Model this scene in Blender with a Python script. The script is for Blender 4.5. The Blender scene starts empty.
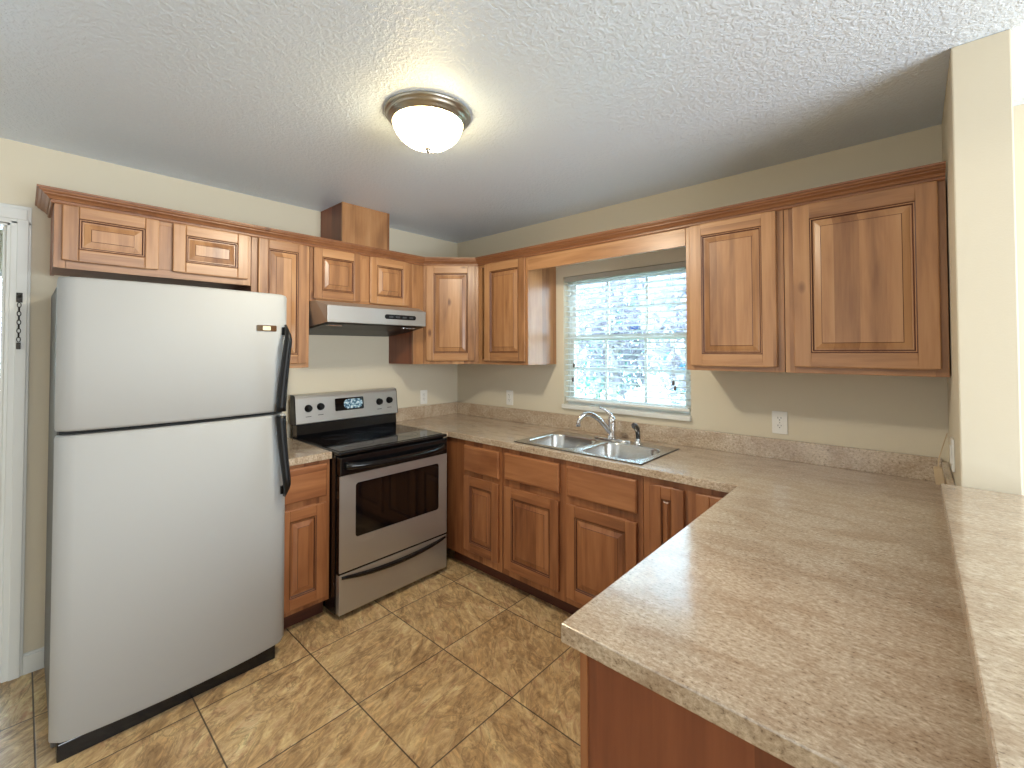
import bpy, bmesh, math, random
from mathutils import Vector, Matrix
PI = math.pi
random.seed(4)
S = bpy.context.scene
C = S.collection

# ------------------------------------------------------------------ camera
cd = bpy.data.cameras.new('camera'); cam = bpy.data.objects.new('camera', cd); C.objects.link(cam)
CY, CP, CR = 0.7355, 0.0208, -0.0018
F = Vector((-math.sin(CY)*math.cos(CP), math.cos(CY)*math.cos(CP), math.sin(CP)))
R0 = Vector((math.cos(CY), math.sin(CY), 0)); U0 = R0.cross(F)
R1 = R0*math.cos(CR)+U0*math.sin(CR); U1 = -R0*math.sin(CR)+U0*math.cos(CR)
cam.matrix_world = Matrix(((R1.x, U1.x, -F.x, 3.0373), (R1.y, U1.y, -F.y, -2.6253), (R1.z, U1.z, -F.z, 1.4754), (0, 0, 0, 1)))
cd.sensor_width = 36; cd.lens = 444.11*36/1024; cd.shift_y = -(384-340.72)/1024; cd.clip_start = 0.02
S.camera = cam

# ------------------------------------------------------------------ world, lights, exposure
S.view_settings.view_transform = 'Standard'; S.view_settings.look = 'None'
S.view_settings.exposure = 0.16; S.view_settings.gamma = 1.0; S.view_settings.use_curve_mapping = False
W = bpy.data.worlds.new('world'); S.world = W; W.use_nodes = True
wb = W.node_tree.nodes['Background']; wb.inputs[0].default_value = (0.62, 0.82, 1.0, 1); wb.inputs[1].default_value = 15.0

def area(name, loc, rot, sx, sy, power, col):
    l = bpy.data.lights.new(name, 'AREA'); l.shape = 'RECTANGLE'; l.size = sx; l.size_y = sy; l.energy = power; l.color = col
    o = bpy.data.objects.new(name, l); C.objects.link(o); o.location = loc; o.rotation_euler = rot; return o
# fill lamps added in front of the blocked dining room openings, out of view
area('fill_front_window', (1.55, -5.97, 1.35), (PI/2, 0, 0), 2.2, 1.9, 18, (0.84, 0.93, 1.0))
area('fill_patio_door', (6.17, -1.65, 1.2), (PI/2, 0, PI/2), 2.3, 2.0, 165, (0.84, 0.93, 1.0))

# ------------------------------------------------------------------ mesh helpers
class MB:
    def __init__(s): s.v = []; s.f = []; s.m = []; s.mats = []; s.sm = []
    def mi(s, m):
        if m not in s.mats: s.mats.append(m)
        return s.mats.index(m)
    def face(s, pts, m, smooth=False):
        b = len(s.v); s.v += [tuple(p) for p in pts]; s.f.append(tuple(range(b, b+len(pts)))); s.m.append(s.mi(m)); s.sm.append(smooth)
    def box(s, a, b, m):
        x0, y0, z0 = [min(a[i], b[i]) for i in range(3)]; x1, y1, z1 = [max(a[i], b[i]) for i in range(3)]
        k = len(s.v); s.v += [(x0,y0,z0),(x1,y0,z0),(x1,y1,z0),(x0,y1,z0),(x0,y0,z1),(x1,y0,z1),(x1,y1,z1),(x0,y1,z1)]
        for q in ((0,3,2,1),(4,5,6,7),(0,1,5,4),(1,2,6,5),(2,3,7,6),(3,0,4,7)):
            s.f.append(tuple(k+i for i in q)); s.m.append(s.mi(m)); s.sm.append(False)
        return s
    def loft(s, rings, m, closed=True, cap0=False, cap1=False, smooth=True):
        k = len(s.v); n = len(rings[0])
        for r in rings: s.v += [tuple(p) for p in r]
        for i in range(len(rings)-1):
            for j in range(n if closed else n-1):
                a = k+i*n+j; b = k+i*n+(j+1) % n
                s.f.append((a, b, b+n, a+n)); s.m.append(s.mi(m)); s.sm.append(smooth)
        if cap0: s.f.append(tuple(k+j for j in reversed(range(n)))); s.m.append(s.mi(m)); s.sm.append(False)
        if cap1: s.f.append(tuple(k+(len(rings)-1)*n+j for j in range(n))); s.m.append(s.mi(m)); s.sm.append(False)
        return s
    def prism(s, poly, z0, z1, m):
        return s.loft([[(x, y, z0) for x, y in poly], [(x, y, z1) for x, y in poly]], m, True, True, True, False)
    def lathe(s, prof, m, c=(0,0,0), n=40, axis='z', cap0=False, cap1=False):
        rings = []
        for r, h in prof:
            ring = []
            for j in range(n):
                a = 2*PI*j/n; p, q = r*math.cos(a), r*math.sin(a)
                ring.append((c[0]+p, c[1]+q, c[2]+h) if axis == 'z' else ((c[0]+p, c[1]-h, c[2]+q) if axis == '-y' else (c[0]+h, c[1]+p, c[2]+q)))
            rings.append(ring)
        return s.loft(rings, m, True, cap0, cap1)
    def tube(s, pts, rad, m, n=12, caps=True):
        pts = [Vector(p) for p in pts]; rings = []; up = None
        for i, p in enumerate(pts):
            t = (pts[min(i+1, len(pts)-1)]-pts[max(i-1, 0)]).normalized()
            if up is None:
                up = Vector((0,0,1)) if abs(t.z) < .9 else Vector((1,0,0))
            a = t.cross(up).normalized(); up = a.cross(t).normalized()
            r = rad[i] if isinstance(rad, (list, tuple)) else rad
            rings.append([p+a*r*math.cos(2*PI*j/n)+up*r*math.sin(2*PI*j/n) for j in range(n)])
        return s.loft(rings, m, True, caps, caps)
    def build(s, name, parent=None, loc=None, rotz=0, bevel=0, seg=2):
        me = bpy.data.meshes.new(name); me.from_pydata(s.v, [], s.f)
        for m in s.mats: me.materials.append(m)
        me.polygons.foreach_set('material_index', s.m); me.polygons.foreach_set('use_smooth', s.sm)
        bm = bmesh.new(); bm.from_mesh(me); bmesh.ops.remove_doubles(bm, verts=bm.verts, dist=1e-5)
        bmesh.ops.recalc_face_normals(bm, faces=bm.faces); bm.to_mesh(me); bm.free()
        me.update()
        o = bpy.data.objects.new(name, me); C.objects.link(o)
        if parent: o.parent = parent
        if loc: o.location = loc
        o.rotation_euler = (0, 0, rotz)
        if bevel:
            b = o.modifiers.new('bevel', 'BEVEL'); b.width = bevel; b.segments = seg; b.limit_method = 'ANGLE'; b.angle_limit = math.radians(35)
            b.harden_normals = False
        return o
def tag(o, label=None, cat=None, group=None, kind=None):
    if label: o['label'] = label
    if cat: o['category'] = cat
    if group: o['group'] = group
    if kind: o['kind'] = kind
    return o
def thing(name, label, cat, loc=(0,0,0), rotz=0, group=None):
    o = bpy.data.objects.new(name, None); C.objects.link(o); o.location = loc; o.rotation_euler = (0, 0, rotz); o.empty_display_size = .1
    return tag(o, label, cat, group)
def struct(o): o['kind'] = 'structure'; return o
def rrect(x0, x1, y0, y1, r, n=6):
    pts = []
    for cx, cy, a0 in ((x1-r, y1-r, 0), (x0+r, y1-r, PI/2), (x0+r, y0+r, PI), (x1-r, y0+r, 3*PI/2)):
        for i in range(n+1): a = a0+PI/2*i/n; pts.append((cx+r*math.cos(a), cy+r*math.sin(a)))
    return pts
def cells(mb, xs, ys, fill, z0, z1, m):
    nx, ny = len(xs)-1, len(ys)-1
    f = lambda i, j: 0 <= i < nx and 0 <= j < ny and fill(i, j)
    for i in range(nx):
        for j in range(ny):
            if not f(i, j): continue
            a, b, c, d = xs[i], xs[i+1], ys[j], ys[j+1]
            mb.face([(a,c,z1),(b,c,z1),(b,d,z1),(a,d,z1)], m); mb.face([(a,c,z0),(a,d,z0),(b,d,z0),(b,c,z0)], m)
            if not f(i-1, j): mb.face([(a,c,z0),(a,c,z1),(a,d,z1),(a,d,z0)], m)
            if not f(i+1, j): mb.face([(b,c,z0),(b,d,z0),(b,d,z1),(b,c,z1)], m)
            if not f(i, j-1): mb.face([(a,c,z0),(b,c,z0),(b,c,z1),(a,c,z1)], m)
            if not f(i, j+1): mb.face([(a,d,z0),(a,d,z1),(b,d,z1),(b,d,z0)], m)
    return mb

# ------------------------------------------------------------------ materials
def s2l(c):
    return tuple(((v/255)/12.92 if v/255 <= .04045 else ((v/255+.055)/1.055)**2.4) for v in c)+(1,)
class NT:
    def __init__(s, name):
        s.mat = bpy.data.materials.new(name); s.mat.use_nodes = True; s.t = s.mat.node_tree; s.b = s.t.nodes['Principled BSDF']
    def n(s, typ, **kw):
        nd = s.t.nodes.new(typ)
        for k, v in kw.items():
            if k.startswith('i_'):
                nd.inputs[k[2:].replace('_', ' ')].default_value = v
            else: setattr(nd, k, v)
        return nd
    def l(s, a, b): s.t.links.new(a, b)
    def math(s, op, a, b=None, c=None):
        nd = s.t.nodes.new('ShaderNodeMath'); nd.operation = op
        for i, v in enumerate((a, b, c)):
            if v is None: continue
            if isinstance(v, (int, float)): nd.inputs[i].default_value = v
            else: s.l(v, nd.inputs[i])
        return nd.outputs[0]
    def mix(s, fac, a, b, blend='MIX'):
        nd = s.t.nodes.new('ShaderNodeMix'); nd.data_type = 'RGBA'; nd.blend_type = blend
        for k, v in ((0, fac), (6, a), (7, b)):
            if isinstance(v, (int, float, tuple)): nd.inputs[k].default_value = v
            else: s.l(v, nd.inputs[k])
        return nd.outputs[2]
    def ramp(s, fac, stops, interp='LINEAR'):
        nd = s.t.nodes.new('ShaderNodeValToRGB'); cr = nd.color_ramp; cr.interpolation = interp
        while len(cr.elements) < len(stops): cr.elements.new(.5)
        for e, (p, c) in zip(cr.elements, stops): e.position = p; e.color = c if len(c) == 4 else c+(1,)
        s.l(fac, nd.inputs[0]); return nd.outputs[0]
    def noise(s, vec, scale, detail=4, rough=.55, dist=0):
        nd = s.n('ShaderNodeTexNoise'); nd.inputs['Scale'].default_value = scale; nd.inputs['Detail'].default_value = detail
        nd.inputs['Roughness'].default_value = rough; nd.inputs['Distortion'].default_value = dist
        if vec is not None: s.l(vec, nd.inputs['Vector'])
        return nd.outputs[0]
    def obj(s): return s.n('ShaderNodeTexCoord').outputs['Object']
    def mapping(s, vec, scale=(1,1,1), loc=(0,0,0)):
        nd = s.n('ShaderNodeMapping'); nd.inputs['Scale'].default_value = scale; nd.inputs['Location'].default_value = loc
        s.l(vec, nd.inputs['Vector']); return nd.outputs[0]
    def bump(s, h, strength, dist=.002):
        nd = s.n('ShaderNodeBump'); nd.inputs['Strength'].default_value = strength; nd.inputs['Distance'].default_value = dist
        s.l(h, nd.inputs['Height']); s.l(nd.outputs[0], s.b.inputs['Normal'])
def plain(name, col, rough=.5, metal=0, spec=.5, coat=0):
    t = NT(name); t.b.inputs['Base Color'].default_value = s2l(col); t.b.inputs['Roughness'].default_value = rough
    t.b.inputs['Metallic'].default_value = metal; t.b.inputs['Specular IOR Level'].default_value = spec; t.b.inputs['Coat Weight'].default_value = coat
    # slight procedural unevenness of the finish
    nz = t.noise(t.obj(), 60, 2); r = t.n('ShaderNodeMapRange'); t.l(nz, r.inputs[0]); r.inputs[3].default_value = max(rough-.04, 0.02); r.inputs[4].default_value = rough+.04
    t.l(r.outputs[0], t.b.inputs['Roughness']); return t.mat
def wood(name, horiz=False, dark=(128,86,54), mid=(170,122,80), light=(192,146,102), stave=.085, rough=.38):
    t = NT(name); o = t.obj()
    rnd = t.n('ShaderNodeObjectInfo').outputs['Random']
    off = t.n('ShaderNodeCombineXYZ'); t.l(t.math('MULTIPLY', rnd, 7.3), off.inputs[0]); t.l(t.math('MULTIPLY', rnd, 3.1), off.inputs[1]); t.l(t.math('MULTIPLY', rnd, 9.7), off.inputs[2])
    add = t.n('ShaderNodeVectorMath', operation='ADD'); t.l(o, add.inputs[0]); t.l(off.outputs[0], add.inputs[1]); v = add.outputs[0]
    sep = t.n('ShaderNodeSeparateXYZ'); t.l(v, sep.inputs[0])
    across = sep.outputs[2] if horiz else t.math('ADD', sep.outputs[0], t.math('MULTIPLY', sep.outputs[1], .7))
    st = t.math('FLOOR', t.math('DIVIDE', across, stave))
    wn = t.n('ShaderNodeTexWhiteNoise', noise_dimensions='1D'); t.l(st, wn.inputs['W'])
    # shift the grain for each stave
    sh = t.n('ShaderNodeCombineXYZ'); t.l(t.math('MULTIPLY', wn.outputs[0], 5), sh.inputs[1]); t.l(t.math('MULTIPLY', wn.outputs[0], 3 if not horiz else 0), sh.inputs[2]); t.l(t.math('MULTIPLY', wn.outputs[0], 3 if horiz else 0), sh.inputs[0])
    a2 = t.n('ShaderNodeVectorMath', operation='ADD'); t.l(v, a2.inputs[0]); t.l(sh.outputs[0], a2.inputs[1]); g = a2.outputs[0]
    fine = t.noise(t.mapping(g, (6, 60, 90) if horiz else (90, 90, 5)), 1.0, 5, .6)
    broad = t.noise(t.mapping(g, (2, 9, 14) if horiz else (14, 9, 2)), 1.0, 3, .5, .8)
    wv = t.n('ShaderNodeTexWave', wave_type='BANDS', bands_direction='Z' if horiz else 'X'); wv.inputs['Scale'].default_value = 5; wv.inputs['Distortion'].default_value = 9
    wv.inputs['Detail'].default_value = 2; wv.inputs['Detail Scale'].default_value = .9
    t.l(t.mapping(g, (.25, 1, 1) if horiz else (1, 1, .25)), wv.inputs['Vector'])
    val = t.math('ADD', t.math('ADD', t.math('MULTIPLY', fine, .20), t.math('MULTIPLY', broad, .46)), t.math('ADD', t.math('MULTIPLY', wv.outputs[1], .05), t.math('MULTIPLY', wn.outputs[0], .24)))
    col = t.ramp(val, [(.28, s2l(dark)), (.48, s2l(mid)), (.68, s2l(light))])
    vo = t.n('ShaderNodeTexVoronoi', feature='F1'); vo.inputs['Scale'].default_value = 4.2; t.l(t.mapping(g, (.55, 1, 1) if horiz else (1, 1, .55)), vo.inputs['Vector'])
    kn = t.ramp(vo.outputs['Distance'], [(.03, (1,1,1)), (.085, (0,0,0))])
    pick = t.math('GREATER_THAN', t.n('ShaderNodeSeparateXYZ').outputs[0], 2)
    sepc = t.n('ShaderNodeSeparateColor'); t.l(vo.outputs['Color'], sepc.inputs[0]); pick = t.math('GREATER_THAN', sepc.outputs[0], .42)
    col = t.mix(t.math('MULTIPLY', t.math('MULTIPLY', kn, pick), .75), col, s2l((84,44,24)))
    t.l(col, t.b.inputs['Base Color']); t.b.inputs['Roughness'].default_value = rough; t.b.inputs['Coat Weight'].default_value = .18; t.b.inputs['Coat Roughness'].default_value = .25
    t.bump(fine, .12, .001); return t.mat
WV = wood('cabinet_wood_vertical'); WH = wood('cabinet_wood_horizontal', True)
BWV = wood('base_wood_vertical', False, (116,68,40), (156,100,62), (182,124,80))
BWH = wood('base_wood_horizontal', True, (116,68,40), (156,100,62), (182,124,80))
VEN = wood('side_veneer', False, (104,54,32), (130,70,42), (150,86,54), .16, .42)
CRW = wood('crown_wood', True, (104,64,42), (140,92,60), (162,112,76), .5, .36)
CRWV = CRW
GLZ = plain('glaze_in_grooves', (86,46,27), .45)
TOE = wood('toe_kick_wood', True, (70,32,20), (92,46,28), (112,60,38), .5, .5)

def wallmat(name, col, bump=.25, rough=.6):
    t = NT(name); v = t.obj(); nz = t.noise(v, 160, 3, .6); n2 = t.noise(v, 3, 2)
    t.l(t.mix(t.math('MULTIPLY', n2, .12), s2l(col), s2l(tuple(int(c*.93) for c in col))), t.b.inputs['Base Color'])
    t.b.inputs['Roughness'].default_value = rough; t.bump(nz, bump, .0015); return t.mat
WALL = wallmat('wall_paint', (220,210,188))
WHITE = plain('white_trim_paint', (226,226,220), .4)
def ceilmat():
    t = NT('ceiling_texture'); v = t.obj()
    a = t.noise(v, 60, 3, .55, .4); b = t.noise(v, 130, 2, .5)
    h = t.ramp(t.math('ADD', t.math('MULTIPLY', a, .75), t.math('MULTIPLY', b, .25)), [(.44, (0,0,0)), (.58, (1,1,1))])
    t.b.inputs['Base Color'].default_value = s2l((222,234,250)); t.b.inputs['Roughness'].default_value = .32; t.bump(h, .5, .003)
    return t.mat
CEIL = ceilmat()
def counter(name='laminate_counter'):
    t = NT(name); v = t.obj()
    vs = t.mapping(v, (1, 1.7, 1.3))
    a = t.noise(vs, 85, 5, .75, .3); b = t.noise(t.mapping(v, (.7, 1.6, 1)), 9, 4, .6, .8); c = t.noise(vs, 150, 2, .6)
    base = t.ramp(a, [(.32, s2l((116,98,80))), (.42, s2l((182,163,143))), (.55, s2l((204,187,167))), (.68, s2l((230,217,200)))])
    cloud = t.ramp(b, [(.36, s2l((220,206,190))), (.60, s2l((255,253,246)))])
    col = t.mix(.75, base, cloud, 'MULTIPLY')
    sp = t.ramp(c, [(.29, (1,1,1)), (.36, (0,0,0))])
    col = t.mix(t.math('MULTIPLY', sp, .5), col, s2l((88,66,52)))
    t.l(col, t.b.inputs['Base Color']); t.b.inputs['Roughness'].default_value = .14; t.b.inputs['IOR'].default_value = 1.6; t.b.inputs['Coat Weight'].default_value = .6; t.b.inputs['Coat Roughness'].default_value = .17
    t.bump(t.noise(v, 220, 3, .6), .12, .0008); return t.mat
CTR = counter()
def tilemat():
    t = NT('floor_stone_tile'); v = t.obj(); P = .4545
    sep = t.n('ShaderNodeSeparateXYZ'); t.l(v, sep.inputs[0])
    u = t.math('DIVIDE', t.math('ADD', sep.outputs[0], -.8405+P*20), P); w = t.math('DIVIDE', t.math('ADD', sep.outputs[1], .752+P*20), P)
    fu, fw = t.math('FLOOR', u), t.math('FLOOR', w)
    cu = t.math('SUBTRACT', u, fu); cw = t.math('SUBTRACT', w, fw)
    du = t.math('MINIMUM', cu, t.math('SUBTRACT', 1, cu)); dw = t.math('MINIMUM', cw, t.math('SUBTRACT', 1, cw)); d = t.math('MINIMUM', du, dw)
    grout = t.ramp(d, [(.0045, (1,1,1)), (.0075, (0,0,0))])
    cid = t.n('ShaderNodeCombineXYZ'); t.l(fu, cid.inputs[0]); t.l(fw, cid.inputs[1])
    wn = t.n('ShaderNodeTexWhiteNoise', noise_dimensions='2D'); t.l(cid.outputs[0], wn.inputs['Vector'])
    sc = t.n('ShaderNodeVectorMath', operation='SCALE'); t.l(wn.outputs['Color'], sc.inputs[0]); sc.inputs['Scale'].default_value = 9
    ad = t.n('ShaderNodeVectorMath', operation='ADD'); t.l(v, ad.inputs[0]); t.l(sc.outputs[0], ad.inputs[1])
    vr = t.n('ShaderNodeVectorRotate', rotation_type='Z_AXIS'); t.l(ad.outputs[0], vr.inputs['Vector']); t.l(t.math('ADD', t.math('MULTIPLY', wn.outputs[0], 1.1), .25), vr.inputs['Angle'])
    g = t.mapping(vr.outputs[0], (1, 2.3, 1))
    big = t.noise(g, 2.6, 6, .62, 1.6); sm = t.noise(g, 12, 7, .74, 1.0); vein = t.noise(g, 3.2, 8, .58, 2.2)
    col = t.ramp(big, [(.30, s2l((156,126,90))), (.44, s2l((186,156,116))), (.56, s2l((206,178,136))), (.70, s2l((222,198,160)))])
    col = t.mix(.6, col, t.ramp(sm, [(.34, s2l((110,92,72))), (.50, s2l((188,180,166))), (.66, s2l((250,242,226)))]), 'OVERLAY')
    vl = t.ramp(t.math('ABSOLUTE', t.math('SUBTRACT', vein, .5)), [(.0, (1,1,1)), (.022, (0,0,0))])
    col = t.mix(t.math('MULTIPLY', vl, t.math('MULTIPLY', sm, .8)), col, s2l((216,192,150)))
    vd = t.ramp(t.math('ABSOLUTE', t.math('SUBTRACT', vein, .57)), [(.0, (1,1,1)), (.03, (0,0,0))])
    col = t.mix(t.math('MULTIPLY', vd, .45), col, s2l((92,66,44)))
    col = t.mix(t.math('MULTIPLY', grout, .9), col, s2l((62,50,40)))
    t.l(col, t.b.inputs['Base Color']); t.b.inputs['Roughness'].default_value = .36
    h = t.math('SUBTRACT', t.math('ADD', t.math('MULTIPLY', sm, .25), t.math('MULTIPLY', big, .5)), grout)
    t.bump(h, .35, .003); return t.mat
TILE = tilemat()
def brushed(name, col, rough, axis, metal=1.0):
    t = NT(name); v = t.obj(); sc = [4, 4, 4]
    for i in range(3): sc[i] = 3 if i == axis else 300
    nz = t.noise(t.mapping(v, tuple(sc)), 1, 2)
    t.b.inputs['Base Color'].default_value = s2l(col); t.b.inputs['Metallic'].default_value = metal
    r = t.n('ShaderNodeMapRange'); t.l(nz, r.inputs[0]); r.inputs[3].default_value = rough-.05; r.inputs[4].default_value = rough+.06; t.l(r.outputs[0], t.b.inputs['Roughness'])
    t.bump(nz, .05, .0005); return t.mat
STEEL = brushed('brushed_steel', (186,184,180), .36, 0, .72)
SINK = brushed('sink_steel', (205,205,203), .24, 0)
CHROME = plain('chrome', (214,214,216), .08, 1)
NICKEL = plain('brushed_nickel', (170,166,158), .3, 1)
def fridgemat():
    t = NT('fridge_textured_steel'); v = t.obj(); nz = t.noise(v, 420, 2)
    t.b.inputs['Base Color'].default_value = s2l((174,174,172)); t.b.inputs['Metallic'].default_value = .15; t.b.inputs['Roughness'].default_value = .66; t.b.inputs['Specular IOR Level'].default_value = .35
    t.bump(nz, .12, .0006); return t.mat
FRG = fridgemat()
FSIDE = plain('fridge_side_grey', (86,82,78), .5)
BLK = plain('black_enamel', (12,13,16), .16)
BLKP = plain('black_plastic', (14,14,15), .38, 0, .3)
GLS = plain('black_glass', (7,9,13), .04, 0, .6)
OGL = plain('oven_glass', (24,17,14), .05, 0, .6)
RUB = plain('dark_rubber', (22,21,20), .7)
PLAS = plain('white_plastic', (236,234,228), .35)
SLOT = plain('outlet_slot', (30,28,26), .6)
BEIGE = plain('beige_plastic', (196,172,138), .5)
def glassmat():
    t = NT('window_glass'); t.t.nodes.remove(t.b); out = t.t.nodes['Material Output']
    tr = t.n('ShaderNodeBsdfTransparent'); tr.inputs[0].default_value = (.93, .97, .98, 1); gl = t.n('ShaderNodeBsdfGlossy'); gl.inputs['Roughness'].default_value = .02
    fr = t.n('ShaderNodeFresnel'); fr.inputs[0].default_value = 1.4; mx = t.n('ShaderNodeMixShader')
    t.l(fr.outputs[0], mx.inputs[0]); t.l(tr.outputs[0], mx.inputs[1]); t.l(gl.outputs[0], mx.inputs[2]); t.l(mx.outputs[0], out.inputs[0]); return t.mat
GLASS = glassmat()
def slatmat():
    t = NT('blind_slat'); t.b.inputs['Base Color'].default_value = s2l((240,243,243)); t.b.inputs['Roughness'].default_value = .45
    t.b.inputs['Transmission Weight'].default_value = 0; tl = t.n('ShaderNodeBsdfTranslucent'); tl.inputs[0].default_value = (.9,.95,.97,1)
    mx = t.n('ShaderNodeMixShader'); mx.inputs[0].default_value = .6; t.l(t.b.outputs[0], mx.inputs[1]); t.l(tl.outputs[0], mx.inputs[2]); t.l(mx.outputs[0], t.t.nodes['Material Output'].inputs[0]); return t.mat
SLAT = slatmat()
def emis(name, col, strg, tex=False):
    t = NT(name); t.b.inputs['Base Color'].default_value = s2l(col); t.b.inputs['Emission Color'].default_value = s2l(col); t.b.inputs['Emission Strength'].default_value = strg
    t.b.inputs['Roughness'].default_value = .3
    if tex:
        nz = t.noise(t.obj(), 9, 3, .5, .6); t.l(t.ramp(nz, [(.35, s2l((255,222,150))), (.6, s2l((255,240,196)))]), t.b.inputs['Emission Color'])
    return t.mat
# ------------------------------------------------------------------ the room
H = 2.4366; RX, RY = 6.2, -6.0
def wall_panel(name, axis, pos, thick, a0, a1, z0, z1, holes, m=WALL):
    """wall in the plane axis=pos, running a0..a1, with rectangular holes (a, b, za, zb)"""
    xs = sorted({a0, a1, *[h[0] for h in holes], *[h[1] for h in holes]}); zs = sorted({z0, z1, *[h[2] for h in holes], *[h[3] for h in holes]})
    mb = MB()
    def fill(i, j):
        cx, cz = (xs[i]+xs[i+1])/2, (zs[j]+zs[j+1])/2
        return not any(h[0] < cx < h[1] and h[2] < cz < h[3] for h in holes)
    cells(mb, xs, zs, fill, min(pos, pos+thick), max(pos, pos+thick), m)
    mb.v = [((x, z, y) if axis == 'y' else (z, x, y)) for x, y, z in mb.v]
    return struct(mb.build(name))
WX0, WX1, WZ0, WZ1 = 1.165, 2.067, 1.085, 2.0
wall_panel('wall_back', 'y', 0, .12, -.12, RX+.12, 0, H, [(WX0, WX1, WZ0, WZ1)])
DY0, DY1, DZ = -3.50, -2.665, 2.055
wall_panel('wall_left', 'x', 0, -.12, RY-.12, 0, 0, H, [(DY0, DY1, 0, DZ)])
wall_panel('wall_right', 'x', RX, .12, RY-.12, 0, 0, H, [(-2.80, -.50, .1, 2.2)])
wall_panel('wall_front', 'y', RY, -.12, -.12, RX+.12, 0, H, [(.45, 2.65, .4, 2.3)])
m = MB(); m.box((0, RY, -.1), (RX, 0, 0), TILE); struct(m.build('floor'))
m = MB(); m.box((-.12, RY-.12, H), (RX+.12, .12, H+.1), CEIL); struct(m.build('ceiling'))
# divider: full-height stub and half wall under the bar
m = MB(); m.box((3.139, -.65, 0), (3.268, 0, H), WALL); struct(m.build('wall_divider', bevel=.004))
m = MB(); m.box((3.137, -1.97, 0), (3.262, -.651, 1.006), WALL); struct(m.build('wall_half'))
# baseboard
m = MB(); m.box((0, -2.60, 0), (.013, -1.80, .083), WHITE); m.box((.0, -2.60, .0), (.006, -1.80, .094), WHITE); struct(m.build('baseboard_left', bevel=.002))
m = MB(); m.box((0, RY, 0), (.013, -3.565, .09), WHITE); struct(m.build('baseboard_left'))
m = MB(); m.box((3.262, -.013, 0), (RX, 0, .09), WHITE); struct(m.build('baseboard_back'))
m = MB(); m.box((0, RY, 0), (RX, RY+.013, .09), WHITE); struct(m.build('baseboard_front'))
# doorway casing: stepped profile round the opening, jamb inside the wall
m = MB(); cw = .065
for y0, y1 in ((DY1, DY1+cw), (DY0-cw, DY0)):
    m.box((0, y0, 0), (.012, y1, DZ+.012), WHITE)
    inn = y0+.02 if y0 == DY1 else y0+.008
    m.box((.012, inn, 0), (.019, inn+.036, DZ+.02), WHITE)
m.box((0, DY0-cw, DZ), (.012, DY1+cw, DZ+.085), WHITE); m.box((.012, DY0-.05, DZ+.02), (.019, DY1+.05, DZ+.07), WHITE)
m.box((-.12, DY1-.012, 0), (.004, DY1, DZ), WHITE); m.box((-.12, DY0, 0), (.004, DY0+.012, DZ), WHITE); m.box((-.12, DY0, DZ-.012), (.004, DY1, DZ), WHITE)
m.box((-.06, DY1-.024, 0), (-.03, DY1-.012, DZ), WHITE)
struct(m.build('door_1', bevel=.0025))
m = MB(); m.box((-.12, DY0, -.02), (0, DY1, .012), WHITE); struct(m.build('trim_1', bevel=.004))
# hall room seen through the doorway
HFL = wood('hall_plank_floor', True, (120,108,92), (158,146,128), (186,176,160), .15, .4)
m = MB(); m.box((-2.2, -3.9, -.1), (-.12, -2.0, 0), HFL); struct(m.build('floor'))
m = MB(); m.box((-2.2, -3.9, H), (-.12, -2.0, H+.1), CEIL); struct(m.build('ceiling'))
wall_panel('wall_hall', 'x', -2.1, -.12, -3.9, -2.0, 0, H, [(-3.45, -2.45, .92, 2.08)])
wall_panel('wall_hall_side', 'y', -2.0, .1, -2.2, -.12, 0, H, []); wall_panel('wall_hall_end', 'y', -3.8, -.1, -2.2, -.12, 0, H, [])
m = MB(); m.box((-2.1, -3.8, 0), (-2.085, -2.0, .1), WHITE); struct(m.build('baseboard_hall'))

# ------------------------------------------------------------------ kitchen window
def window_unit(name, x0, x1, z0, z1, y, parent=None, cols=3):
    w = bpy.data.objects.new(name, None); C.objects.link(w); w.location = (x0, y, z0); struct(w)
    W_, H_ = x1-x0, z1-z0; fr = .020; zm = H_*.52
    m = MB()
    for a, b in (((0,0,0),(fr,.06,H_)), ((W_-fr,0,0),(W_,.06,H_)), ((fr,.001,0),(W_-fr,.059,fr)), ((fr,.001,H_-fr),(W_-fr,.059,H_))): m.box(a, b, WHITE)
    m.build('window_frame', w)
    for nm, za, zb, yy in (('lower_sash', fr, zm+.02, .005), ('upper_sash', zm-.02, H_-fr, .032)):
        m = MB(); r = .030; xa, xb = fr, W_-fr
        for a, b in (((xa,yy,za),(xa+r,yy+.025,zb)), ((xb-r,yy,za),(xb,yy+.025,zb)), ((xa+r,yy+.001,za),(xb-r,yy+.024,za+r)), ((xa+r,yy+.001,zb-r),(xb-r,yy+.024,zb))): m.box(a, b, WHITE)
        for k in range(1, cols): xm = xa+(xb-xa)*k/cols; m.box((xm-.009, yy+.006, za+r), (xm+.009, yy+.02, zb-r), WHITE)
        zc = (za+zb)/2; m.box((xa+r, yy+.007, zc-.009), (xb-r, yy+.019, zc+.009), WHITE)
        sh = m.build(nm, w)
        g = MB(); g.box((xa+.01, yy+.011, za+.01), (xb-.01, yy+.014, zb-.01), GLASS); g.build('pane', sh)
    return w
window_unit('window_1', WX0, WX1, WZ0, WZ1, .052)
m = MB(); m.box((WX0-.004, -.028, WZ0-.026), (WX1+.006, .05, WZ0+.004), WHITE); struct(m.build('window_sill', bevel=.005)).name = 'trim_2'
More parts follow.
